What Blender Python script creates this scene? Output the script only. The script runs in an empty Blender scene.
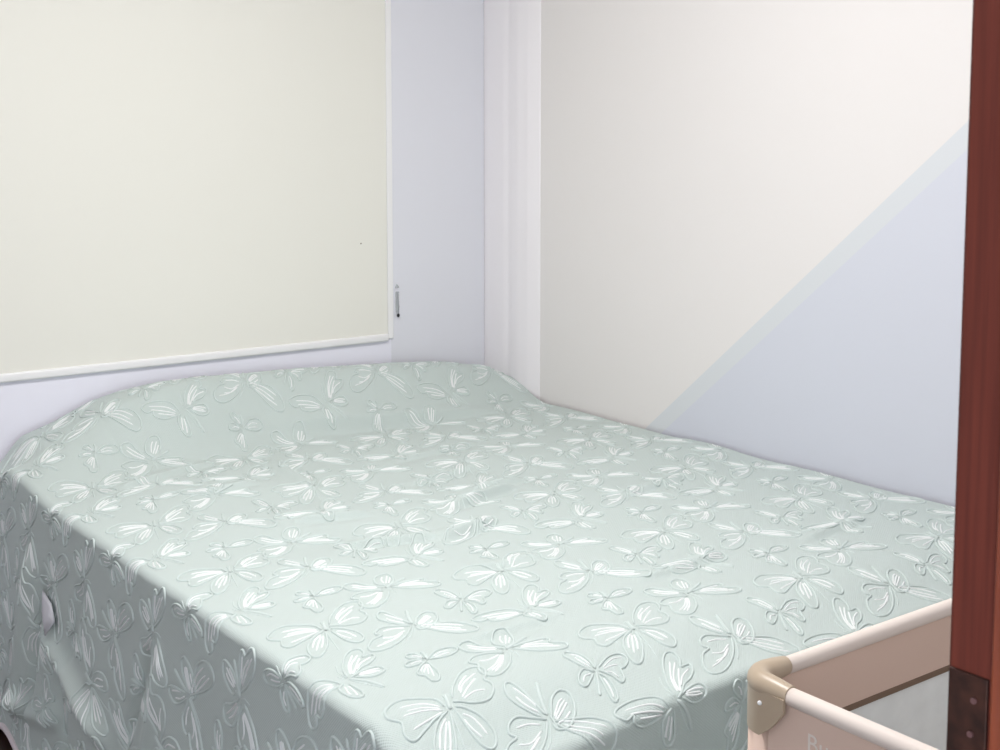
import bpy, bmesh, math, random
import numpy as np
from mathutils import Vector, Matrix

scn = bpy.context.scene
COL = scn.collection
PI = math.pi

# ------------------------------------------------------------------ camera
cd = bpy.data.cameras.new('camera')
cam = bpy.data.objects.new('camera', cd)
COL.objects.link(cam)
cam.matrix_world = Matrix(((0.79914779, 0.06019116, -0.59811357, 0.0),
                           (-0.6011346, 0.08001807, -0.79513162, 0.0),
                           (0.0, 0.99497444, 0.10012925, 1.366),
                           (0, 0, 0, 1)))
cd.sensor_width = 36.0
cd.lens = 47.475
cd.shift_y = -0.1043
cd.clip_start = 0.02
cd.dof.use_dof = True
cd.dof.focus_distance = 2.1
cd.dof.aperture_fstop = 45
scn.camera = cam

# ------------------------------------------------------------------ world, exposure, room light
w = bpy.data.worlds.new('sky')
scn.world = w
w.use_nodes = True
bg = w.node_tree.nodes['Background']
bg.inputs[0].default_value = (0.86, 0.92, 1.0, 1)
bg.inputs[1].default_value = 2.9
scn.view_settings.view_transform = 'Standard'
scn.view_settings.look = 'None'
scn.view_settings.gamma = 1.0
scn.view_settings.use_curve_mapping = False
scn.view_settings.exposure = 0.17
LAMP_W = 29.5

# ------------------------------------------------------------------ helpers
def mat(name, col, rough=0.6, spec=0.4, **kw):
    m = bpy.data.materials.new(name)
    m.use_nodes = True
    b = m.node_tree.nodes['Principled BSDF']
    b.inputs['Base Color'].default_value = (*col, 1)
    b.inputs['Roughness'].default_value = rough
    b.inputs['Specular IOR Level'].default_value = spec
    for k, v in kw.items():
        b.inputs[k].default_value = v
    return m

def N(m, t, **props):
    n = m.node_tree.nodes.new(t)
    for k, v in props.items():
        setattr(n, k, v)
    return n

def L(m, a, b):
    m.node_tree.links.new(a, b)

def noise_bump(m, scale=60, strength=0.15, dist=0.002, detail=3, coord='Object'):
    b = m.node_tree.nodes['Principled BSDF']
    tc = N(m, 'ShaderNodeTexCoord')
    nz = N(m, 'ShaderNodeTexNoise')
    nz.inputs['Scale'].default_value = scale
    nz.inputs['Detail'].default_value = detail
    bp = N(m, 'ShaderNodeBump')
    bp.inputs['Strength'].default_value = strength
    bp.inputs['Distance'].default_value = dist
    L(m, tc.outputs[coord], nz.inputs['Vector'])
    L(m, nz.outputs['Fac'], bp.inputs['Height'])
    L(m, bp.outputs[0], b.inputs['Normal'])
    return nz, tc, bp

def mottle(m, c1, c2, scale=3, detail=4, lo=0.35, hi=0.65, stretch=None):
    b = m.node_tree.nodes['Principled BSDF']
    tc = N(m, 'ShaderNodeTexCoord')
    mp = N(m, 'ShaderNodeMapping')
    if stretch:
        mp.inputs['Scale'].default_value = stretch
    nz = N(m, 'ShaderNodeTexNoise')
    nz.inputs['Scale'].default_value = scale
    nz.inputs['Detail'].default_value = detail
    cr = N(m, 'ShaderNodeValToRGB')
    cr.color_ramp.elements[0].position = lo
    cr.color_ramp.elements[1].position = hi
    cr.color_ramp.elements[0].color = (*c1, 1)
    cr.color_ramp.elements[1].color = (*c2, 1)
    L(m, tc.outputs['Object'], mp.inputs[0])
    L(m, mp.outputs[0], nz.inputs['Vector'])
    L(m, nz.outputs['Fac'], cr.inputs[0])
    L(m, cr.outputs[0], b.inputs['Base Color'])
    return cr

def obj(name, bm, m, parent=None, smooth=False, loc=None):
    me = bpy.data.meshes.new(name)
    bmesh.ops.recalc_face_normals(bm, faces=bm.faces[:])
    bm.to_mesh(me)
    bm.free()
    for mm in (m if isinstance(m, (list, tuple)) else [m]):
        me.materials.append(mm)
    if smooth:
        me.polygons.foreach_set('use_smooth', [True] * len(me.polygons))
    o = bpy.data.objects.new(name, me)
    COL.objects.link(o)
    if parent:
        o.parent = parent
    if loc is not None:
        o.location = loc
    return o

def structure(o):
    o['kind'] = 'structure'
    return o

def thing(name, label, cat, loc=(0, 0, 0)):
    o = bpy.data.objects.new(name, None)
    o.empty_display_size = 0.1
    COL.objects.link(o)
    o.location = loc
    o['label'] = label
    o['category'] = cat
    return o

def box(bm, x0, x1, y0, y1, z0, z1, bev=0.0, seg=2):
    v = [bm.verts.new((x, y, z)) for x in (x0, x1) for y in (y0, y1) for z in (z0, z1)]
    fs = [(0, 1, 3, 2), (4, 6, 7, 5), (0, 4, 5, 1), (2, 3, 7, 6), (0, 2, 6, 4), (1, 5, 7, 3)]
    faces = [bm.faces.new([v[i] for i in f]) for f in fs]
    if bev > 0:
        bmesh.ops.recalc_face_normals(bm, faces=faces)
        es = list({e for f in faces for e in f.edges})
        bmesh.ops.bevel(bm, geom=es, offset=bev, segments=seg, profile=0.5, affect='EDGES', clamp_overlap=True)

def tube(bm, pts, rad, n=12, cap=True):
    pts = [Vector(p) for p in pts]
    if not isinstance(rad, (list, tuple)):
        rad = [rad] * len(pts)
    rings = []
    up = None
    for i, p in enumerate(pts):
        t = (pts[min(i + 1, len(pts) - 1)] - pts[max(i - 1, 0)]).normalized()
        if up is None:
            up = Vector((0, 0, 1)) if abs(t.z) < 0.9 else Vector((1, 0, 0))
        a = t.cross(up).normalized()
        up = a.cross(t).normalized()
        rings.append([bm.verts.new(p + (a * math.cos(2 * PI * k / n) + up * math.sin(2 * PI * k / n)) * rad[i]) for k in range(n)])
    for i in range(len(rings) - 1):
        for k in range(n):
            bm.faces.new((rings[i][k], rings[i][(k + 1) % n], rings[i + 1][(k + 1) % n], rings[i + 1][k]))
    if cap:
        bm.faces.new(rings[0][::-1])
        bm.faces.new(rings[-1])

def box_obj(name, m, parent, *a, **k):
    bm = bmesh.new()
    box(bm, *a, **k)
    return obj(name, bm, m, parent)

# ------------------------------------------------------------------ materials
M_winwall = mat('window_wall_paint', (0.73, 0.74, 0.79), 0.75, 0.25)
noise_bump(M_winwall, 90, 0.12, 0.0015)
M_white = mat('white_paint', (0.89, 0.865, 0.885), 0.55, 0.35)
noise_bump(M_white, 70, 0.06, 0.001)
M_apron = mat('sill_board_paint', (0.82, 0.82, 0.90), 0.55, 0.35)
M_ceil = mat('ceiling_paint', (0.86, 0.86, 0.86), 0.8, 0.2)
M_frame = mat('window_frame_white', (0.83, 0.84, 0.87), 0.4)
M_glass = mat('glass', (0.9, 0.95, 0.97), 0.02, 0.5, **{'Transmission Weight': 1.0})

# right wall: cream paint, a pale grey-blue diagonal band and a lavender-blue corner field
M_mural = mat('mural_wall_paint', (0.8, 0.78, 0.75), 0.7, 0.25)
def _mural(m):
    b = m.node_tree.nodes['Principled BSDF']
    tc = N(m, 'ShaderNodeTexCoord')
    sp = N(m, 'ShaderNodeSeparateXYZ')
    L(m, tc.outputs['Object'], sp.inputs[0])
    def line(y0, z0, sl, soft):
        # > 0 below the painted line  z = z0 + sl*(y-y0)
        a = N(m, 'ShaderNodeMath', operation='MULTIPLY_ADD')
        a.inputs[1].default_value = sl
        a.inputs[2].default_value = z0 - sl * y0
        L(m, sp.outputs[1], a.inputs[0])
        s = N(m, 'ShaderNodeMath', operation='SUBTRACT')
        L(m, a.outputs[0], s.inputs[0])
        L(m, sp.outputs[2], s.inputs[1])
        r = N(m, 'ShaderNodeMapRange')
        r.inputs['From Min'].default_value = -soft
        r.inputs['From Max'].default_value = soft
        L(m, s.outputs[0], r.inputs['Value'])
        return r.outputs[0]
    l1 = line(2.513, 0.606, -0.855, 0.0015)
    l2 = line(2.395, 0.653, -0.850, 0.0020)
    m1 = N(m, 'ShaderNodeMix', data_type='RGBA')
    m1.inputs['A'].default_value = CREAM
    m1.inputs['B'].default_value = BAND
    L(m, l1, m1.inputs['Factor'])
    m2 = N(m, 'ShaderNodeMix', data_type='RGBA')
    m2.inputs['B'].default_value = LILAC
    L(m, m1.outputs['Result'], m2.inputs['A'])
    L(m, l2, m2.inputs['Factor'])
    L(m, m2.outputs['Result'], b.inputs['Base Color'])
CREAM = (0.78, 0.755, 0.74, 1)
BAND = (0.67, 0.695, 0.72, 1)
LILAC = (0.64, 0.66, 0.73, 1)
_mural(M_mural)
noise_bump(M_mural, 80, 0.12, 0.0015)

M_floor = mat('dark_floor', (0.02, 0.008, 0.006), 0.35, 0.5)
mottle(M_floor, (0.018, 0.007, 0.005), (0.04, 0.016, 0.011), 6, 5, stretch=(1, 8, 1))
M_wood = mat('red_brown_wood', (0.09, 0.018, 0.010), 0.55, 0.22)
mottle(M_wood, (0.080, 0.016, 0.010), (0.120, 0.025, 0.015), 9, 6, 0.3, 0.7, stretch=(6, 40, 1.2))
M_stop = mat('orange_brown_wood', (0.16, 0.03, 0.01), 0.35, 0.5)
mottle(M_stop, (0.14, 0.026, 0.010), (0.20, 0.042, 0.015), 9, 6, stretch=(6, 40, 1.2))
M_bronze = mat('dark_bronze', (0.020, 0.014, 0.010), 0.45, 0.6, Metallic=0.6)
mottle(M_bronze, (0.026, 0.010, 0.007), (0.060, 0.022, 0.014), 120, 3)
M_screw = mat('screw_metal', (0.20, 0.11, 0.11), 0.4, 0.5, Metallic=0.8)
M_door = mat('door_panel_wood', (0.10, 0.02, 0.01), 0.4)

M_blind = mat('blind_fabric', (0.79, 0.785, 0.72), 0.85, 0.15)
_nz, _tc, _bp = noise_bump(M_blind, 600, 0.10, 0.0006, 2)
M_rail = mat('blind_rail_white', (0.84, 0.84, 0.84), 0.35, 0.5)
M_speck = mat('speck', (0.25, 0.22, 0.18), 0.8)
M_clear = mat('clear_plastic', (0.72, 0.76, 0.78), 0.15, 0.5, Alpha=0.55)
M_cord = mat('grey_cord', (0.34, 0.35, 0.38), 0.6)
M_black = mat('black_plastic', (0.01, 0.01, 0.012), 0.4)

def cloth_mat(name, col, rough=0.85, bump=0.35, sheen=0.2):
    m = mat(name, col, rough, 0.2)
    b = m.node_tree.nodes['Principled BSDF']
    b.inputs['Sheen Weight'].default_value = sheen
    b.inputs['Sheen Roughness'].default_value = 0.5
    uv = N(m, 'ShaderNodeUVMap')
    sp = N(m, 'ShaderNodeSeparateXYZ')
    L(m, uv.outputs[0], sp.inputs[0])
    s = []
    for i, pitch in ((0, 0.0052), (1, 0.0046)):
        a = N(m, 'ShaderNodeMath', operation='MULTIPLY')
        a.inputs[1].default_value = 2 * PI / pitch
        L(m, sp.outputs[i], a.inputs[0])
        c = N(m, 'ShaderNodeMath', operation='SINE')
        L(m, a.outputs[0], c.inputs[0])
        s.append(c)
    mu = N(m, 'ShaderNodeMath', operation='MULTIPLY')
    L(m, s[0].outputs[0], mu.inputs[0])
    L(m, s[1].outputs[0], mu.inputs[1])
    bp = N(m, 'ShaderNodeBump')
    bp.inputs['Strength'].default_value = bump
    bp.inputs['Distance'].default_value = 0.0008
    L(m, mu.outputs[0], bp.inputs['Height'])
    L(m, bp.outputs[0], b.inputs['Normal'])
    return m
M_mint = cloth_mat('mint_waffle_fabric', (0.495, 0.565, 0.542))
M_pipe = mat('mint_piping', (0.555, 0.625, 0.605), 0.8, 0.2)
M_stitch = mat('white_satin_stitch', (0.76, 0.79, 0.785), 0.55, 0.35)
M_hem = mat('pale_pink_hem', (0.72, 0.64, 0.66), 0.8, 0.2)
M_under = mat('pale_lilac_underside', (0.62, 0.62, 0.66), 0.85, 0.15)
M_matt = mat('mattress_white', (0.75, 0.75, 0.75), 0.8)
M_bed = mat('bed_dark_wood', (0.05, 0.02, 0.013), 0.45)

M_crib = mat('crib_fabric_tan', (0.68, 0.52, 0.435), 0.85, 0.2)
noise_bump(M_crib, 500, 0.25, 0.0006, 2)
M_railfab = mat('crib_rail_cover', (0.76, 0.68, 0.62), 0.6, 0.3)
noise_bump(M_railfab, 300, 0.1, 0.0006, 2)
M_brk = mat('crib_corner_plastic', (0.46, 0.37, 0.27), 0.38, 0.5)
M_crib_dark = mat('crib_dark_trim', (0.20, 0.14, 0.10), 0.8, 0.2)
M_print = mat('printed_white', (0.75, 0.68, 0.62), 0.8)
M_pinkfab = mat('crib_inner_fabric', (0.70, 0.62, 0.62), 0.85, 0.2)
M_mesh = mat('crib_mesh', (0.90, 0.94, 0.93), 0.9, 0.1)
def _net(m):
    nt = m.node_tree
    b = nt.nodes['Principled BSDF']
    out = [n for n in nt.nodes if n.type == 'OUTPUT_MATERIAL'][0]
    tr = N(m, 'ShaderNodeBsdfTransparent')
    mx = N(m, 'ShaderNodeMixShader')
    tc = N(m, 'ShaderNodeTexCoord')
    nz = N(m, 'ShaderNodeTexNoise')
    nz.inputs['Scale'].default_value = 25
    nz.inputs['Detail'].default_value = 4
    mr = N(m, 'ShaderNodeMapRange')
    mr.inputs['To Min'].default_value = 0.75
    mr.inputs['To Max'].default_value = 0.95
    L(m, tc.outputs['Object'], nz.inputs['Vector'])
    L(m, nz.outputs['Fac'], mr.inputs['Value'])
    L(m, mr.outputs[0], mx.inputs[0])
    L(m, tr.outputs[0], mx.inputs[1])
    L(m, b.outputs[0], mx.inputs[2])
    L(m, mx.outputs[0], out.inputs[0])
_net(M_mesh)

M_lampshade = mat('lamp_diffuser', (0.9, 0.9, 0.9), 0.5)
_b = M_lampshade.node_tree.nodes['Principled BSDF']
_b.inputs['Emission Color'].default_value = (1, 0.97, 0.95, 1)
_b.inputs['Emission Strength'].default_value = 6.0
M_metal = mat('lamp_metal', (0.75, 0.75, 0.75), 0.35)

# ------------------------------------------------------------------ room shell
XR, YB, XL, YF, ZC = 2.382, 3.234, -0.75, 0.30, 2.55
T = 0.12
structure(box_obj('floor', M_floor, None, XL - T, XR + T, -1.4, YB + T, -0.1, 0.0))
structure(box_obj('ceiling', M_ceil, None, XL - T, XR + T, YF - T, YB + T, ZC, ZC + 0.1))
structure(box_obj('wall_right', M_mural, None, XR, XR + T, YF - T, YB + T, 0, ZC))
structure(box_obj('wall_left', M_white, None, XL - T, XL, YF - T, YB + T, 0, ZC))

# window wall with a real opening
WX0, WX1, WZ0, WZ1 = 0.22, 2.000, 0.830, 2.24
bm = bmesh.new()
box(bm, XL, WX0, YB, YB + T, 0, ZC)
box(bm, WX1, XR, YB, YB + T, 0, ZC)
box(bm, WX0, WX1, YB, YB + T, 0, WZ0)
box(bm, WX0, WX1, YB, YB + T, WZ1, ZC)
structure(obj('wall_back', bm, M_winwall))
# door wall (opposite the window) with the doorway the photo is taken through
DX0, DX1, DZ = -0.40, 0.45, 2.08
bm = bmesh.new()
box(bm, XL, DX0 - 0.002, YF - T, YF - 0.008, 0, ZC)
box(bm, DX1 + 0.03, XR, YF - T, YF - 0.008, 0, ZC)
box(bm, DX0 - 0.002, DX1 + 0.03, YF - T, YF - 0.008, DZ + 0.03, ZC)
structure(obj('wall_front', bm, M_white))

# soft-edged white chase in the corner, with two shallow flutes
bm = bmesh.new()
prof = []
for i in range(61):
    y = 2.972 + (YB - 2.972) * i / 60
    t = (y - 2.972)
    d = 0.010 * min(1, max(0, t / 0.05)) ** 0.8
    d *= 1.0
    d -= 0.0030 * math.exp(-((y - 3.115) / 0.016) ** 2)
    d += 0.0020 * math.exp(-((y - 3.065) / 0.022) ** 2)
    prof.append((XR - max(d, 0.0), y))
cols = [(bm.verts.new((x, y, 0)), bm.verts.new((x, y, ZC))) for x, y in prof]
base = [(bm.verts.new((XR + 0.004, y, 0)), bm.verts.new((XR + 0.004, y, ZC))) for x, y in (prof[0], prof[-1])]
for a, b in zip(cols[:-1], cols[1:]):
    bm.faces.new((a[0], b[0], b[1], a[1]))
bm.faces.new((base[0][0], cols[0][0], cols[0][1], base[0][1]))
bm.faces.new((cols[-1][0], base[1][0], base[1][1], cols[-1][1]))
bm.faces.new((base[1][0], base[0][0], base[0][1], base[1][1]))
structure(obj('trim_1', bm, M_white, smooth=True))

# window: frame, mullion, pane
win = structure(box_obj('window_1', M_frame, None, WX0, WX1, YB + 0.062, YB + 0.112, WZ0, WZ0 + 0.022, bev=0.003))
for args in ((WX0, WX0 + 0.045, YB + 0.062, YB + 0.112, WZ0 + 0.022, WZ1 - 0.045),
             (WX1 - 0.045, WX1, YB + 0.062, YB + 0.112, WZ0 + 0.022, WZ1 - 0.045),
             ((WX0 + WX1) / 2 - 0.025, (WX0 + WX1) / 2 + 0.025, YB + 0.066, YB + 0.108, WZ0 + 0.022, WZ1 - 0.045),
             (WX0, WX1, YB + 0.062, YB + 0.112, WZ1 - 0.045, WZ1)):
    o = box_obj('window_frame', M_frame, win, *args, bev=0.003)
for xa, xb in ((WX0 + 0.045, (WX0 + WX1) / 2 - 0.025), ((WX0 + WX1) / 2 + 0.025, WX1 - 0.045)):
    box_obj('pane', M_glass, win, xa, xb, YB + 0.084, YB + 0.090, WZ0 + 0.022, WZ1 - 0.045)

structure(box_obj('trim_2', M_apron, None, WX0 - 0.1, 2.034, YB - 0.003, YB + 0.004, 0.0, 0.84, bev=0.001))
# skirting on the door wall and left wall
structure(box_obj('baseboard_left', M_white, None, XL, XL + 0.012, YF, YB, 0, 0.08, bev=0.003))

# doorway lining in dark red wood
door = structure(box_obj('door_1', M_wood, None, DX1, DX1 + 0.030, YF - T - 0.012, YF, 0, DZ, bev=0.0022))
door_part = box_obj('door_stop', M_stop, door, DX1 - 0.002, DX1, YF - T, YF - 0.0205, 0, DZ - 0.001, bev=0.001)
box_obj('door_lining', M_wood, door, DX0 - 0.0, DX0 + 0.03, YF - T - 0.012, YF, 0, DZ, bev=0.002)
box_obj('door_head', M_wood, door, DX0, DX1 + 0.03, YF - T - 0.012, YF, DZ, DZ + 0.03, bev=0.002)
box_obj('architrave', M_wood, door, DX1 + 0.031, DX1 + 0.095, YF - 0.008, YF + 0.006, 0, DZ + 0.09, bev=0.002)
sp_ = box_obj('strike_plate', M_bronze, door, DX1 - 0.0012, DX1 + 0.001, YF - 0.0190, YF - 0.0015, 1.04, 1.1560, bev=0.0005)
for zz, yy in ((1.146, YF - 0.0135), (1.132, YF - 0.0125), (1.055, YF - 0.0125)):
    bm = bmesh.new()
    tube(bm, [(DX1 - 0.0022, yy, zz), (DX1 - 0.001, yy, zz)], 0.0013, 10)
    obj('screw', bm, M_screw, sp_)

# ------------------------------------------------------------------ ceiling lamp (above the frame)
lamp = thing('ceiling_lamp', 'round flush ceiling lamp with a frosted diffuser on the ceiling', 'ceiling lamp', (1.08, 1.70, ZC))
bm = bmesh.new(); tube(bm, [(0, 0, 0), (0, 0, -0.025)], [0.19, 0.19], 40); obj('lamp_base', bm, M_metal, lamp)
bm = bmesh.new()
bmesh.ops.create_uvsphere(bm, u_segments=32, v_segments=12, radius=0.18)
for v in bm.verts: v.co.z = -0.025 - abs(v.co.z) * 0.35 if v.co.z <= 0 else -0.024
obj('lamp_shade', bm, M_lampshade, lamp, smooth=True)
ld = bpy.data.lights.new('lamp_light', 'AREA')
ld.shape = 'DISK'; ld.size = 0.34; ld.energy = LAMP_W; ld.color = (1.0, 0.975, 0.96)
lo = bpy.data.objects.new('lamp_light', ld); COL.objects.link(lo); lo.parent = lamp
lo.location = (0, 0, -0.12)

# ------------------------------------------------------------------ bed base and mattress
BX0, BX1, BY0, BY1, BZ = 0.863, 2.372, 1.300, 3.215, 0.600
bed = thing('bed', 'dark wooden bed base under the mint bedcover', 'bed', ((BX0 + BX1) / 2, (BY0 + BY1) / 2, 0))
hx, hy = (BX1 - BX0) / 2 - 0.03, (BY1 - BY0) / 2 - 0.03
box_obj('slat_base', M_bed, bed, -hx, hx, -hy, hy, 0.18, 0.33, bev=0.006)
for sx in (-1, 1):
    for sy in (-1, 1):
        bm = bmesh.new()
        tube(bm, [(sx * (hx - 0.06), sy * (hy - 0.06), 0), (sx * (hx - 0.06), sy * (hy - 0.06), 0.18)], [0.022, 0.032], 12)
        obj('leg', bm, M_bed, bed)
bm = bmesh.new(); box(bm, BX0 + 0.03, BX1 - 0.012, BY0 + 0.05, BY1 - 0.012, 0.332, BZ - 0.05, bev=0.04, seg=4)
mt = obj('mattress', bm, M_matt, smooth=True)
mt['label'] = 'white mattress lying on the bed base under the mint bedcover'; mt['category'] = 'mattress'

# ------------------------------------------------------------------ bedcover surface
rng = np.random.default_rng(7)
R0 = 0.017
PX = [0.80, 0.863, 0.94, 1.04, 1.136, 1.21, 1.29, 1.40, 1.69, 2.01, 2.15, 2.295, 2.372]
PZ = [0.010, 0.018, 0.042, 0.078, 0.124, 0.143, 0.154, 0.157, 0.148, 0.128, 0.116, 0.090, 0.055]

def smooth01(t):
    t = np.clip(t, 0, 1)
    return t * t * (3 - 2 * t)

# creases on the top (world x,y ends; height, width, sharp side)
CREASE = [((1.50, 2.19), (1.76, 2.27), 0.010, 0.022), ((1.21, 2.125), (1.42, 2.055), 0.007, 0.020),
          ((1.38, 2.045), (1.56, 2.07), 0.009, 0.022), ((1.36, 2.44), (1.42, 2.80), 0.008, 0.020),
          ((1.62, 2.285), (1.82, 2.315), 0.006, 0.020), ((1.50, 1.635), (1.80, 1.655), 0.005, 0.022),
          ((1.92, 1.615), (2.18, 1.64), 0.005, 0.022), ((1.10, 1.59), (1.34, 1.59), 0.004, 0.025),
          ((1.20, 2.30), (1.38, 2.25), 0.006, 0.020), ((1.55, 2.42), (1.80, 2.46), 0.005, 0.022),
          ((1.10, 2.55), (1.30, 2.60), 0.005, 0.022), ((1.60, 2.60), (1.95, 2.66), 0.005, 0.025),
          ((1.30, 1.86), (1.50, 1.84), 0.004, 0.022), ((1.85, 2.05), (2.15, 2.10), 0.005, 0.022),
          ((1.00, 2.74), (1.32, 2.86), 0.006, 0.025), ((1.46, 2.98), (2.25, 2.92), 0.010, 0.030)]

def seg_bump(x, y, a, b, amp, wd):
    ax, ay = a; bx, by = b
    dx, dy = bx - ax, by - ay
    l = math.hypot(dx, dy)
    s = ((x - ax) * dx + (y - ay) * dy) / (l * l)
    t = ((x - ax) * dy - (y - ay) * dx) / l      # > 0 : viewer's side
    win = smooth01(s / 0.25) * smooth01((1 - s) / 0.25)
    g = np.exp(-(t / np.where(t > 0, wd * 0.42, wd * 1.2)) ** 2) - 0.35 * np.exp(-((t - 0.9 * wd) / (wd * 0.6)) ** 2)
    return amp * win * g

WAV = [(rng.uniform(3, 9), rng.uniform(9, 26), rng.uniform(0, 6.28), rng.uniform(-0.35, 0.35)) for _ in range(14)]
def wav(x, y):
    r = 0
    for kx, ky, ph, rot in WAV:
        r = r + np.sin(kx * (x + rot * y) + ky * (y - rot * x) + ph)
    return r / len(WAV)

def top_z(x, y):
    P = np.interp(x, PX, PZ)
    y0 = np.interp(x, [0.86, 1.10, 1.35, 1.5, 1.9, 2.37], [2.68, 2.82, 2.86, 2.90, 2.90, 2.92])
    y1 = np.interp(x, [0.86, 1.10, 1.45, 2.37], [2.92, 3.08, 3.13, 3.12])
    p = smooth01((y - y0) / (y1 - y0))
    p = p * (1 - 0.10 * smooth01((y - 3.12) / 0.1))
    z = BZ + P * p
    # low swelling in front of the left pillow
    z = z + 0.016 * np.exp(-(((x - 1.15) / 0.22) ** 2 + ((y - 2.62) / 0.16) ** 2))
    # rumpled belt in the middle of the bed
    belt = np.exp(-((y - 2.35) / 0.38) ** 2) * smooth01((x - 0.95) / 0.3)
    z = z + wav(x, y) * (0.004 + 0.012 * belt) * smooth01((x - 0.87) / 0.1)
    z = z - (0.030 + 0.022 * smooth01((1.35 - x) / 0.4)) * smooth01((BY0 + 0.15 - y) / 0.15)
    z = z - 0.05 * smooth01((0.97 - x) / 0.08) * smooth01((y - 2.98) / 0.16)
    for a, b, am, wd in CREASE:
        z = z + seg_bump(x, y, a, b, am * 1.6, wd)
    return z

SIDE = [  # ridges / grooves on the hanging left side: (v,q) ends, outward amount, width
    ((1.46, 0.24), (1.00, 0.36), 0.020, 0.026), ((1.00, 0.36), (0.72, 0.52), 0.014, 0.026),
    ((1.30, 0.40), (1.66, 0.50), 0.016, 0.022), ((1.42, 0.10), (1.52, 0.55), -0.014, 0.016),
    ((1.50, 0.08), (1.60, 0.55), 0.014, 0.030), ((0.86, 0.10), (0.98, 0.34), -0.012, 0.016),
    ((0.80, 0.08), (0.90, 0.40), 0.008, 0.022), ((1.38, 0.30), (1.22, 0.58), -0.012, 0.022),
    ((1.10, 0.42), (1.00, 0.60), -0.012, 0.022), ((1.20, 0.08), (1.28, 0.30), -0.006, 0.02),
    ((0.45, 0.2), (0.52, 0.58), 0.010, 0.04), ((0.25, 0.2), (0.22, 0.58), -0.010, 0.04)]

def surf(u, v):
    """cloth coordinates (u across, v along; metres) -> world"""
    u = np.asarray(u, float); v = np.asarray(v, float)
    pu = np.maximum(u, R0); pv = np.maximum(v, R0)
    du = u - pu; dv = v - pv
    s = np.hypot(du, dv)
    ss = np.where(s < 1e-9, 1.0, s)
    ex, ey = du / ss, dv / ss
    a = np.clip(s / R0, 0, PI / 2)
    q = np.maximum(s - R0 * PI / 2, 0)
    out = R0 * np.sin(a) + q * 0.05
    dz = -(R0 - R0 * np.cos(a)) - q
    px = BX0 + pu; py = BY0 + pv
    z0 = top_z(px, py)
    # pleats
    lw = np.clip(-ex, 0, 1)
    dsp = 0.0
    for A, B, am, wd in SIDE:
        ax, ay = A; bx, by = B
        ddx, ddy = bx - ax, by - ay
        l = math.hypot(ddx, ddy)
        sp = ((v - ax) * ddx + (q - ay) * ddy) / (l * l)
        tt = ((v - ax) * ddy - (q - ay) * ddx) / l
        dsp = dsp + 1.1 * am * smooth01(sp / 0.2) * smooth01((1 - sp) / 0.2) * np.exp(-(tt / wd) ** 2)
    dsp = dsp * lw + 0.012 * (0.5 + 0.5 * np.sin(v * 17 + 1.0)) * smooth01(q / 0.4) * lw
    fw = np.clip(-ey, 0, 1)
    dsp = dsp + 0.010 * (0.5 + 0.5 * np.sin(u * 14)) * smooth01(q / 0.4) * fw
    dsp = dsp * smooth01(q / 0.06)
    out = out + dsp
    x = px + ex * out; y = py + ey * out
    z = np.maximum(z0 + dz, 0.004)
    return np.stack([x, y, z], -1)

def surf_n(u, v, e=0.002):
    p = surf(u, v)
    tu = surf(u + e, v) - surf(u - e, v)
    tv = surf(u, v + e) - surf(u, v - e)
    n = np.cross(tu, tv)
    n /= np.linalg.norm(n, axis=-1, keepdims=True) + 1e-12
    return p, n

UMAX, VMAX = BX1 - BX0, BY1 - BY0
SDROP = 0.588 + R0

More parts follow.
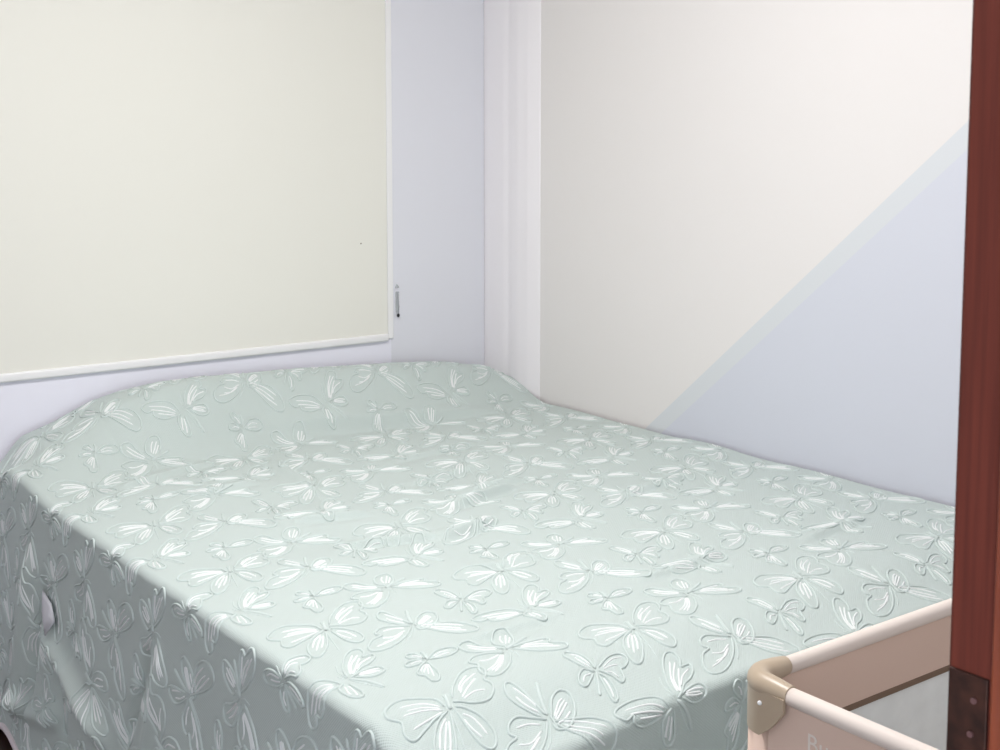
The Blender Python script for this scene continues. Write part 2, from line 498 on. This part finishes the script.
# ---- butterfly motifs in cloth millimetres (dx, dy) ----
MOTIF = {
 'L': dict(w=[[(15,13),(35,39),(70,69),(95,75),(106,63),(98,44),(85,32),(86,18),(79,2),(59,-12),(35,-9),(21,0),(10,5)],[(7,-5),(17,-11),(30,-31),(33,-56),(25,-73),(12,-80),(3,-68),(1,-44),(3,-14)],[(-7,-7),(-34,-21),(-59,-48),(-72,-77),(-71,-92),(-57,-88),(-32,-60),(-17,-34),(-6,-11)],[(-6,1),(-9,23),(-33,42),(-48,48),(-67,43),(-85,29),(-92,11),(-80,-3),(-88,-22),(-81,-34),(-56,-24),(-34,-14),(-11,-7)]],
  i=[[(32,17),(53,38),(88,56)],[(28,7),(53,26),(77,42)],[(28,3),(52,10),(68,6)],[(34,23),(47,39),(73,58)],[(8,-20),(18,-33),(21,-59)],[(4,-27),(6,-45),(11,-61)],[(-18,-18),(-38,-33),(-56,-57)],[(-21,-23),(-40,-47),(-57,-70)],[(-17,-23),(-31,-46),(-45,-65)],[(-13,2),(-33,21),(-62,27)],[(-14,-4),(-38,5),(-71,7)],[(-16,-7),(-46,-13),(-72,-19)],[(-15,-1),(-36,11),(-60,14)]],
  b=[[(12,27),(3,6),(-2,-6)],[(-6,-15),(-13,-37),(-30,-91)],[(-1,1),(4,13),(8,28)],[(4,1),(1,-13)]]),
 'Q': dict(w=[[(1,-1),(23,26),(44,35),(54,22),(41,-4),(16,-23),(-3,-21),(-3,-9)],[(-3,8),(-6,31),(-8,55),(-14,76),(-25,73),(-34,52),(-26,28),(-10,5)],[(-6,0),(-28,12),(-45,19),(-62,13),(-71,0),(-66,-9),(-86,-16),(-107,-39),(-111,-57),(-92,-62),(-62,-50),(-30,-27),(-8,-2)],[(0,-6),(24,-13),(55,-25),(70,-47),(72,-71),(61,-87),(46,-86),(27,-63),(11,-32),(-1,-8)]],
  i=[[(7,0),(28,17),(38,20)],[(3,-8),(24,3),(40,13)],[(4,-12),(20,-9),(34,-2)],[(5,-4),(26,10),(40,17)],[(-4,19),(-10,40),(-17,64)],[(-10,14),(-20,31),(-24,48)],[(-21,-4),(-37,3),(-56,4)],[(-26,-13),(-53,-25),(-71,-20)],[(-37,-21),(-67,-38),(-97,-46)],[(-34,-20),(-57,-34),(-80,-38)],[(13,-12),(40,-28),(60,-50)],[(9,-18),(33,-38),(50,-59)],[(11,-26),(32,-52),(51,-73)]],
  b=[[(22,60),(8,31),(-1,6)],[(-4,-4),(-21,-27),(-32,-39),(-44,-48)],[(2,4),(0,-11),(-4,-23)]]),
 'U': dict(w=[[(5,8),(16,37),(40,72),(63,91),(76,86),(73,70),(63,57),(79,57),(75,44),(56,30),(37,23),(20,10),(8,3)],[(16,6),(39,13),(56,14),(63,4),(60,-6),(46,-12),(31,-11),(14,2)],[(-14,-4),(-26,20),(-57,29),(-90,26),(-103,15),(-94,1),(-79,4),(-80,-9),(-59,-18),(-22,-12)],[(-10,-7),(-25,-19),(-28,-37),(-24,-55),(-12,-60),(-4,-46),(-5,-12)]],
  i=[[(14,13),(28,41),(54,72)],[(17,12),(31,39),(61,68)],[(30,22),(48,38),(71,48)],[(18,11),(38,35),(56,55)],[(25,6),(42,7),(58,4)],[(22,2),(38,-2),(54,-3)],[(22,4),(39,2),(50,0)],[(-24,-3),(-45,10),(-84,17)],[(-26,-8),(-50,0),(-83,7)],[(-29,-11),(-49,-8),(-70,-4)],[(-15,-17),(-22,-39),(-22,-46)],[(-10,-19),(-13,-42),(-16,-53)]],
  b=[[(4,1),(20,-21),(30,-52)],[(3,-6),(14,-31),(26,-53)],[(3,6),(3,28),(13,51)],[(-2,3),(-6,17)]]),
 'R': dict(w=[[(4,4),(-9,20),(-1,43),(16,59),(34,58),(34,39),(21,16),(5,3)],[(6,-1),(40,1),(66,-2),(70,-11),(64,-19),(81,-35),(73,-49),(52,-48),(25,-32),(2,-5)],[(-9,1),(-24,24),(-35,52),(-54,53),(-62,40),(-55,16),(-15,-5)],[(-17,-12),(-42,1),(-66,0),(-81,-13),(-74,-26),(-85,-45),(-84,-65),(-68,-72),(-36,-52),(-11,-20)]],
  i=[[(3,19),(10,37),(18,47)],[(5,15),(20,36),(27,46)],[(10,14),(21,27),(28,37)],[(14,-10),(42,-25),(67,-41)],[(24,-5),(46,-7),(60,-8)],[(17,-7),(42,-15),(62,-30)],[(-17,7),(-33,24),(-47,44)],[(-21,2),(-40,17),(-51,35)],[(-27,-17),(-52,-40),(-76,-52)],[(-24,-19),(-42,-42),(-68,-61)],[(-29,-15),(-53,-22),(-67,-17)],[(-25,-18),(-49,-43),(-70,-56)]],
  b=[[(-6,-2),(16,7),(48,21)],[(-7,-7),(-3,-22),(-7,-38)],[(-5,-3),(0,12),(-6,13)]]),
 'S1': dict(w=[[(2,1),(27,19),(51,21),(60,11),(53,0),(31,-7),(3,-1)],[(-1,7),(-3,28),(-13,34),(-20,22),(-4,3)],[(-7,-2),(-19,9),(-33,6),(-39,-6),(-23,-8),(-8,-4)],[(-5,-5),(-23,-16),(-40,-36),(-34,-46),(-34,-54),(-35,-68),(-25,-69),(-13,-51),(-8,-27),(-4,-7)]],
  i=[[(14,4),(29,11),(45,10)],[(13,-1),(30,2),(41,1)],[(-3,9),(-6,19),(-11,24)],[(-10,-2),(-19,1),(-30,-2)],[(-11,-16),(-21,-27),(-31,-38)],[(-9,-17),(-16,-35),(-25,-56)],[(-12,-14),(-22,-21),(-32,-32)],[(-10,-16),(-18,-29),(-27,-45)]],
  b=[[(1,4),(7,19),(8,30)],[(-1,-2),(4,6),(12,20)]]),
 'S2': dict(w=[[(0,4),(4,29),(0,51),(-10,62),(-20,52),(-19,33),(-15,16),(-5,-1)],[(-7,-2),(-17,9),(-32,2),(-43,-12),(-37,-21),(-11,-5)],[(7,4),(37,18),(59,16),(60,0),(45,-11),(35,-13),(27,-30),(17,-35),(13,-18),(2,-2)],[(-2,-8),(3,-20),(0,-40),(-10,-58),(-20,-61),(-14,-38),(-5,-11)]],
  i=[[(-2,13),(-3,38),(-10,51)],[(-6,9),(-10,26),(-11,38)],[(-15,-4),(-26,-4),(-35,-12)],[(12,0),(38,10),(55,7)],[(10,-3),(27,-2),(37,-4)],[(7,-8),(17,-13),(20,-25)],[(-3,-18),(-6,-35),(-14,-54)]],
  b=[[(-5,-5),(-17,-23),(-30,-43)],[(1,4),(11,19),(13,26)]]),
}
TU, TV = 0.3975, 0.3415
SPOTS = [('L', 1.372, 1.478), ('Q', 1.500, 1.382), ('U', 1.295, 1.642), ('R', 1.562, 1.542), ('S1', 1.432, 1.605), ('S2', 1.232, 1.402)]

def catmull(P, n=6, closed=False):
    P = [np.array(p, float) for p in P]
    out = []
    m = len(P)
    rngk = range(m if closed else m - 1)
    for i in rngk:
        p0 = P[(i - 1) % m] if closed or i > 0 else P[i]
        p1 = P[i]; p2 = P[(i + 1) % m]
        p3 = P[(i + 2) % m] if closed or i + 2 < m else P[(i + 1) % m]
        for k in range(n):
            t = k / n
            out.append(0.5 * ((2 * p1) + (-p0 + p2) * t + (2 * p0 - 5 * p1 + 4 * p2 - p3) * t * t + (-p0 + 3 * p1 - 3 * p2 + p3) * t ** 3))
    if not closed:
        out.append(P[-1])
    return np.array(out)

SHAPES = {}
for k, md in MOTIF.items():
    sm_ = k.startswith('S')
    pipes = [(catmull(p, 4), 1.7 if sm_ else 2.0, 2.0) for p in md['w']]
    sts = [(catmull(p, 5), 1.3 if sm_ else 1.7, 1.7) for p in md['i']]
    for n_, p in enumerate(md['b']):
        pipes.append((catmull(p, 5), (2.4 if sm_ else 3.2) if n_ == 0 else 1.4, 2.2 if n_ == 0 else 1.3))
    SHAPES[k] = (pipes, sts)

instances = []
for iu in range(-6, 5):
    for iv in range(-8, 8):
        for k, x, y in SPOTS:
            u = x - BX0 + iu * TU; v = y - BY0 + iv * TV
            wr = min(max((0.36 - u) / 0.33, 0), 1)
            v -= 0.070 * wr; u += 0.014 * wr
            instances.append((k, u, v))

def inside(u, v, pad=0.0):
    pu = np.maximum(u, R0); pv = np.maximum(v, R0)
    s = np.hypot(u - pu, v - pv)
    return (u < UMAX - pad) & (v < VMAX - pad) & (s < SDROP - 0.012 - pad)

# base grid
GS = 0.0032
us = np.arange(-SDROP + R0 - 0.001, UMAX + 1e-6, GS); us = np.append(us, UMAX)
vs = np.arange(-SDROP + R0 - 0.001, VMAX + 1e-6, GS); vs = np.append(vs, VMAX)
U, V = np.meshgrid(us, vs, indexing='ij')
groove = np.zeros_like(U)
puff = np.zeros_like(U)

verts_all, faces_all, mats_all, uv_all = [], [], [], []
voff = 0
CS = [(-1.0, -0.5), (-0.78, 0.55), (0.0, 1.0), (0.78, 0.55), (1.0, -0.5)]
def stroke(path, wdt, hgt, mi, u0, v0, tap=True):
    global voff
    uu = u0 + path[:, 0] / 1000; vv = v0 + path[:, 1] / 1000
    ok = inside(uu, vv)
    if ok.sum() < 3 or not ok.all():
        idx = np.where(ok)[0]
        if len(idx) < 3:
            return
        # longest contiguous run
        runs = np.split(idx, np.where(np.diff(idx) > 1)[0] + 1)
        idx = max(runs, key=len)
        if len(idx) < 3:
            return
        uu, vv = uu[idx], vv[idx]
    p, n = surf_n(uu, vv)
    t = np.gradient(p, axis=0)
    t /= np.linalg.norm(t, axis=1, keepdims=True) + 1e-12
    sd = np.cross(t, n); sd /= np.linalg.norm(sd, axis=1, keepdims=True) + 1e-12
    m = len(uu)
    w_ = np.full(m, wdt / 1000); h_ = np.full(m, hgt / 1000)
    if tap:
        w_[0] *= .35; w_[-1] *= .35; h_[0] *= .2; h_[-1] *= .2
    ring = np.stack([p + sd * (w_ * a)[:, None] + n * (h_ * b)[:, None] for a, b in CS], 1)
    base = voff
    verts_all.append(ring.reshape(-1, 3))
    c = len(CS)
    i = np.arange(m - 1)[:, None]; j = np.arange(c - 1)[None, :]
    q = np.stack([base + i * c + j, base + (i + 1) * c + j, base + (i + 1) * c + j + 1, base + i * c + j + 1], -1).reshape(-1, 4)
    faces_all.append(q)
    mats_all.append(np.full(len(q), mi, dtype=np.int32))
    uv_all.append(np.repeat(np.stack([uu, vv], -1), c, 0))
    voff += m * c

def dent(path, u0, v0, amp, sig):
    # dense resample and press the ground beside the piping
    K = 4
    for a, b in zip(path[:-1], path[1:]):
        for t in (0.0, 0.5):
            pu = u0 + (a[0] * (1 - t) + b[0] * t) / 1000; pv = v0 + (a[1] * (1 - t) + b[1] * t) / 1000
            i = int((pu - us[0]) / GS); j = int((pv - vs[0]) / GS)
            if i < K or j < K or i >= len(us) - K or j >= len(vs) - K:
                continue
            sl = (slice(i - K, i + K + 1), slice(j - K, j + K + 1))
            d2 = (U[sl] - pu) ** 2 + (V[sl] - pv) ** 2
            groove[sl] = np.maximum(groove[sl], amp * np.exp(-d2 / sig ** 2))

count = 0
for k, u0, v0 in instances:
    if not (-0.70 < u0 < UMAX + 0.12 and -0.70 < v0 < VMAX + 0.12):
        continue
    if math.hypot(min(u0 - R0, 0), min(v0 - R0, 0)) > SDROP + 0.12:
        continue
    count += 1
    ja = rng.uniform(-0.03, 0.03); ca, sa = math.cos(ja), math.sin(ja)
    Rm = np.array([[ca, sa], [-sa, ca]])
    pipes, sts = SHAPES[k]
    for path, wd, h in pipes:
        pp = path @ Rm
        stroke(pp, wd, h, 1, u0, v0)
        if wd > 1.5:
            dent(pp, u0, v0, 0.0014, 0.0043)
    for path, wd, h in sts:
        stroke(path @ Rm, wd, h, 2, u0, v0)

P, Nn = surf_n(U, V)
P = P - Nn * groove[..., None]
idx = np.arange(U.size).reshape(U.shape)
pu = np.maximum(U, R0); pv = np.maximum(V, R0)
S = np.hypot(U - pu, V - pv)
keep = S < SDROP
q = np.stack([idx[:-1, :-1], idx[1:, :-1], idx[1:, 1:], idx[:-1, 1:]], -1)
kq = keep[:-1, :-1] & keep[1:, :-1] & keep[1:, 1:] & keep[:-1, 1:]
q = q[kq]
used = np.zeros(U.size, bool); used[q.ravel()] = True
remap = np.cumsum(used) - 1
gv = P.reshape(-1, 3)[used]; guv = np.stack([U, V], -1).reshape(-1, 2)[used]
gq = remap[q]

def np_mesh(name, verts, quads, matidx, uvs, mats, parent=None):
    me = bpy.data.meshes.new(name)
    nv, nf = len(verts), len(quads)
    me.vertices.add(nv); me.loops.add(nf * 4); me.polygons.add(nf)
    me.vertices.foreach_set('co', verts.astype(np.float32).ravel())
    me.loops.foreach_set('vertex_index', quads.astype(np.int32).ravel())
    me.polygons.foreach_set('loop_start', np.arange(0, nf * 4, 4, dtype=np.int32))
    me.polygons.foreach_set('loop_total', np.full(nf, 4, dtype=np.int32))
    me.polygons.foreach_set('use_smooth', np.ones(nf, dtype=bool))
    for m in mats:
        me.materials.append(m)
    me.polygons.foreach_set('material_index', matidx.astype(np.int32))
    ul = me.uv_layers.new(name='UVMap')
    ul.data.foreach_set('uv', uvs[quads.ravel()].astype(np.float32).ravel())
    me.update(calc_edges=True)
    me.validate()
    o = bpy.data.objects.new(name, me)
    COL.objects.link(o)
    if parent:
        o.parent = parent
    return o

cover = np_mesh('bedcover', gv, gq, np.zeros(len(gq)), guv, [M_mint])
cover['label'] = 'mint green bedcover with raised white-stitched butterflies draped over the bed'
cover['category'] = 'bedcover'
np_mesh('butterfly_applique', np.concatenate(verts_all), np.concatenate(faces_all), np.concatenate(mats_all) - 1,
        np.concatenate(uv_all), [M_pipe, M_stitch], cover)

# hem piping round the hanging edge
hem = []
for v in np.linspace(VMAX, R0, 160):
    hem.append((R0 - SDROP, v))
for a in np.linspace(0, PI / 2, 30)[1:-1]:
    hem.append((R0 - SDROP * math.cos(a), R0 - SDROP * math.sin(a)))
for u in np.linspace(R0, UMAX, 120):
    hem.append((u, R0 - SDROP))
hp = surf(np.array([h[0] for h in hem]), np.array([h[1] for h in hem]))
bm = bmesh.new()
tube(bm, [(p[0], p[1], max(p[2], 0.010)) for p in hp], 0.008, 8)
o = obj('hem', bm, M_hem, cover, smooth=True)
o['label'] = 'pale pink bound hem'

# turned-out bit of underside on the hanging side
fl = [(1.420, 0.165), (1.355, 0.175), (1.335, 0.205), (1.360, 0.245), (1.405, 0.205)]
bm = bmesh.new()
pts = []
for v, qd in fl:
    p, n = surf_n(np.array([R0 - (qd + R0 * PI / 2)]), np.array([v]))
    pts.append(Vector(p[0] + n[0] * 0.010))
cen = sum(pts, Vector()) / len(pts) + Vector((-0.006, 0, 0))
vc = bm.verts.new(cen)
vr = [bm.verts.new(p) for p in pts]
for i in range(len(vr)):
    bm.faces.new((vc, vr[i], vr[(i + 1) % len(vr)]))
bmesh.ops.subdivide_edges(bm, edges=bm.edges[:], cuts=2, smooth=0.6)
o = obj('turned_fold', bm, M_under, cover, smooth=True)
o['label'] = 'small pale lilac fold turned outward'
sm = o.modifiers.new('thickness', 'SOLIDIFY'); sm.thickness = 0.002

# ------------------------------------------------------------------ roller blind
bl = thing('roller_blind', 'cream roller blind drawn down over the window', 'roller blind', (1.115, YB - 0.007, 2.30))
bx0, bx1 = 0.200 - 1.115, 2.020 - 1.115
zb = 0.789 - 2.30
bm = bmesh.new()
rows = 60
vv = []
for i in range(rows + 1):
    t = i / rows
    z = -0.03 + (zb + 0.03) * t
    vv.append([(bm.verts.new((x, yo, z))) for x in (bx0, bx1) for yo in (0.0005 + 0.0006 * math.sin(t * 9), 0.0013 + 0.0006 * math.sin(t * 9))])
for a, b in zip(vv[:-1], vv[1:]):
    bm.faces.new((a[0], a[2], b[2], b[0])); bm.faces.new((a[1], b[1], b[3], a[3]))
    bm.faces.new((a[0], b[0], b[1], a[1])); bm.faces.new((a[2], a[3], b[3], b[2]))
obj('blind_fabric', bm, M_blind, bl)
bm = bmesh.new(); box(bm, bx0, bx1, -0.007, 0.0062, zb - 0.010, zb + 0.012, bev=0.005, seg=3); obj('bottom_rail', bm, M_rail, bl, smooth=True)
for xs in (bx0 - 0.020, bx1 + 0.001):
    bm = bmesh.new(); box(bm, xs, xs + 0.019, -0.001, 0.0068, zb - 0.004, -0.07, bev=0.003, seg=3); obj('side_channel', bm, M_rail, bl)
bm = bmesh.new(); tube(bm, [(bx0, -0.014, -0.035), (bx1, -0.014, -0.035)], 0.026, 20); obj('roller_tube', bm, M_rail, bl, smooth=True)
bm = bmesh.new(); box(bm, bx1 + 0.0005, bx1 + 0.0065, -0.044, 0.0068, -0.068, -0.002, bev=0.002); obj('bracket', bm, M_rail, bl)
bm = bmesh.new(); box(bm, bx0 - 0.0065, bx0 - 0.0005, -0.044, 0.0068, -0.068, -0.002, bev=0.002); obj('bracket', bm, M_rail, bl)
bm = bmesh.new()
bmesh.ops.create_uvsphere(bm, u_segments=8, v_segments=6, radius=0.0028, matrix=Matrix.Translation((1.933 - 1.115, 0.0005, 1.067 - 2.30)) @ Matrix.Diagonal((1, 0.25, 0.8, 1)))
obj('speck', bm, M_speck, bl)

cg = thing('cord_holder', 'small clear wall clip with black-tipped grey cord beside the blind', 'cord holder', (2.056, YB, 0.895))
bm = bmesh.new(); box(bm, -0.0055, 0.0055, -0.005, 0.0, -0.036, 0.026, bev=0.002); obj('clip_body', bm, M_clear, cg)
bm = bmesh.new(); bmesh.ops.create_cone(bm, cap_ends=True, segments=3, radius1=0.008, radius2=0.006, depth=0.006, matrix=Matrix.Translation((0, -0.003, 0.040)) @ Matrix.Rotation(PI / 2, 4, 'X')); obj('hook', bm, M_clear, cg)
bm = bmesh.new(); tube(bm, [(-0.001, -0.007, 0.026), (-0.002, -0.008, 0.0), (0.0018, -0.008, -0.018), (0.0005, -0.007, -0.040)], 0.0016, 8); obj('cord', bm, M_cord, cg, smooth=True)
bm = bmesh.new(); bmesh.ops.create_uvsphere(bm, u_segments=12, v_segments=8, radius=0.0045, matrix=Matrix.Translation((0.0005, -0.0065, -0.044)) @ Matrix.Diagonal((1, 1, 1.25, 1))); o = obj('tip', bm, M_black, cg, smooth=True)
o['label'] = 'black cord tip'

# ------------------------------------------------------------------ travel cot beside the foot of the bed
CX0, CX1, CY0, CY1, CZ = 1.096, 2.135, 0.330, 0.985, 0.754
crib = thing('travel_cot', 'tan fabric travel cot with mesh sides standing at the foot of the bed', 'travel cot', ((CX0 + CX1) / 2, (CY0 + CY1) / 2, 0))
ox, oy = (CX0 + CX1) / 2, (CY0 + CY1) / 2
a_, b_ = (CX1 - CX0) / 2, (CY1 - CY0) / 2
RR = 0.0102
RC = 0.027
# rails (four) : padded tubes
for sy in (1, -1):
    bm = bmesh.new(); tube(bm, [(-a_ + 0.040 + t * (2 * a_ - 0.08) / 8, sy * b_, CZ) for t in range(9)], RR, 16); obj('top_rail', bm, M_railfab, crib, smooth=True)
for sx in (-1, 1):
    bm = bmesh.new(); tube(bm, [(sx * a_, -b_ + 0.040 + t * (2 * b_ - 0.08) / 8, CZ) for t in range(9)], RR, 16); obj('top_rail', bm, M_railfab, crib, smooth=True)
# fabric bands with a dark bottom seam, mesh windows, lower fabric
BH = 0.080
def panel_x(sy):
    y = sy * b_
    bm = bmesh.new(); box(bm, -a_ + 0.03, a_ - 0.03, y - 0.0035, y + 0.0035, CZ - BH, CZ - 0.006, bev=0.003); fb = obj('fabric_band', bm, M_crib, crib, smooth=False)
    bm = bmesh.new(); box(bm, -a_ + 0.03, a_ - 0.03, y - 0.0050, y + 0.0050, CZ - BH - 0.005, CZ - BH + 0.0035, bev=0.002); o = obj('seam', bm, M_crib_dark, fb)
    bm = bmesh.new(); box(bm, -a_ + 0.03, a_ - 0.03, y - 0.0006, y + 0.0006, 0.20, CZ - BH - 0.004); obj('mesh_panel', bm, M_mesh, crib)
    bm = bmesh.new(); box(bm, -a_ + 0.03, a_ - 0.03, y - 0.003, y + 0.003, 0.08, 0.20, bev=0.002); obj('lower_fabric', bm, M_crib, crib)
def panel_y(sx):
    x = sx * a_
    bm = bmesh.new(); box(bm, x - 0.0035, x + 0.0035, -b_ + 0.03, b_ - 0.03, CZ - BH, CZ - 0.006, bev=0.003); fb = obj('fabric_band', bm, M_crib, crib)
    bm = bmesh.new(); box(bm, x - 0.0050, x + 0.0050, -b_ + 0.03, b_ - 0.03, CZ - BH - 0.005, CZ - BH + 0.0035, bev=0.002); obj('seam', bm, M_crib_dark, fb)
    bm = bmesh.new(); box(bm, x - 0.0006, x + 0.0006, -b_ + 0.03, b_ - 0.03, 0.20, CZ - BH - 0.004); obj('mesh_panel', bm, M_mesh, crib)
    bm = bmesh.new(); box(bm, x - 0.003, x + 0.003, -b_ + 0.03, b_ - 0.03, 0.08, 0.20, bev=0.002); obj('lower_fabric', bm, M_crib, crib)
    return fb
panel_x(1); panel_x(-1)
fbL = panel_y(-1); panel_y(1)
# padded mattress insert hung high inside, seen through the mesh
box_obj('floor_pad', M_pinkfab, crib, -a_ + 0.02, a_ - 0.02, -b_ + 0.02, b_ - 0.02, 0.10, 0.125, bev=0.008)

def bracket(sx, sy):
    # path round the corner, from the x-rail to the y-rail
    path = []
    ext = 0.034
    path.append((-a_ + RC + ext, b_))
    path.append((-a_ + RC + ext * .5, b_))
    for k in range(11):
        a = PI / 2 + (PI / 2) * k / 10
        path.append((-a_ + RC + RC * math.cos(a), b_ - RC + RC * math.sin(a)))
    path.append((-a_, b_ - RC - ext * .5))
    path.append((-a_, b_ - RC - ext))
    fx = -sx; fy = sy
    P3 = [Vector((fx * x if sx > 0 else x, y if sy > 0 else -y, CZ + 0.001)) for x, y in path]
    bm = bmesh.new()
    rad = [0.0108, 0.0130] + [0.0142] * 11 + [0.0130, 0.0108]
    tube(bm, P3, rad, 16)
    # skirt: thin moulded shell below the elbow
    n = len(P3)
    cx_ = Vector((P3[6].x, P3[6].y, 0))
    rows_ = []
    for i, p in enumerate(P3):
        t = abs(i - (n - 1) / 2) / ((n - 1) / 2)
        arc = 2 <= i <= n - 3
        dep = 0.054 if arc else (0.040 if (i == 1 or i == n - 2) else 0.018)
        tg = (P3[min(i + 1, n - 1)] - P3[max(i - 1, 0)]).normalized()
        nr = Vector((tg.y, -tg.x, 0))
        inward = Vector((0, 0, 0)) - Vector((p.x, p.y, 0))
        if nr.dot(inward) > 0: nr = -nr
        rows_.append([bm.verts.new(p + nr * 0.0132 + Vector((0, 0, -0.002))), bm.verts.new(p + nr * 0.0130 + Vector((0, 0, -dep))),
                      bm.verts.new(p + nr * 0.0088 + Vector((0, 0, -dep))), bm.verts.new(p + nr * 0.0088 + Vector((0, 0, -0.002)))])
    for A, B in zip(rows_[:-1], rows_[1:]):
        for k in range(4):
            bm.faces.new((A[k], A[(k + 1) % 4], B[(k + 1) % 4], B[k]))
    bm.faces.new(rows_[0]); bm.faces.new(rows_[-1][::-1])
    o = obj('corner_bracket', bm, M_brk, crib, smooth=True)
    es = o.modifiers.new('edge', 'EDGE_SPLIT'); es.split_angle = math.radians(50)
    # rivets
    for (dx, dy, nx, ny, zz) in ((0, 0.028, 1, 0, 0.015), (0.022, 0.0, 0, 1, 0.034)):
        x = (-a_ - 0.0135) if nx else (-a_ + 0.030)
        y = (b_ - dy) if nx else (b_ + 0.0135)
        s1 = 1 if sx < 0 else -1; s2 = 1 if sy > 0 else -1
        bm = bmesh.new()
        bmesh.ops.create_uvsphere(bm, u_segments=10, v_segments=6, radius=0.0028, matrix=Matrix.Translation((x * s1, y * s2, CZ - zz)))
        obj('rivet', bm, M_rail, o, smooth=True)
    # leg with fabric sleeve and foot
    lx, ly = (-a_ + 0.012) * (1 if sx < 0 else -1), (b_ - 0.012) * (1 if sy > 0 else -1)
    bm = bmesh.new(); tube(bm, [(lx, ly, 0.04), (lx, ly, CZ - 0.03)], 0.0175, 16); obj('leg', bm, M_crib, crib, smooth=True)
    bm = bmesh.new(); tube(bm, [(lx, ly, 0.0), (lx, ly, 0.045)], [0.027, 0.021], 16); obj('foot', bm, M_brk, crib, smooth=True)
for sx in (-1, 1):
    for sy in (-1, 1):
        bracket(sx, sy)

# printed lettering on the outer band
tcu = bpy.data.curves.new('lettering', 'FONT')
tcu.body = 'Bu'
tcu.size = 0.029
tcu.extrude = 0.0002
to = bpy.data.objects.new('tmp_text', tcu)
COL.objects.link(to)
bpy.context.view_layer.update()
tm = bpy.data.meshes.new_from_object(to.evaluated_get(bpy.context.evaluated_depsgraph_get()))
bpy.data.objects.remove(to)
tm.materials.append(M_print)
tobj = bpy.data.objects.new('printed_lettering', tm)
COL.objects.link(tobj)
tobj.parent = fbL
tobj.matrix_local = Matrix.Translation((-a_ - 0.0039, 0.898 - oy, 0.7040)) @ Matrix(((0, 0, -1, 0), (-1, 0, 0, 0), (0, 1, 0, 0), (0, 0, 0, 1)))
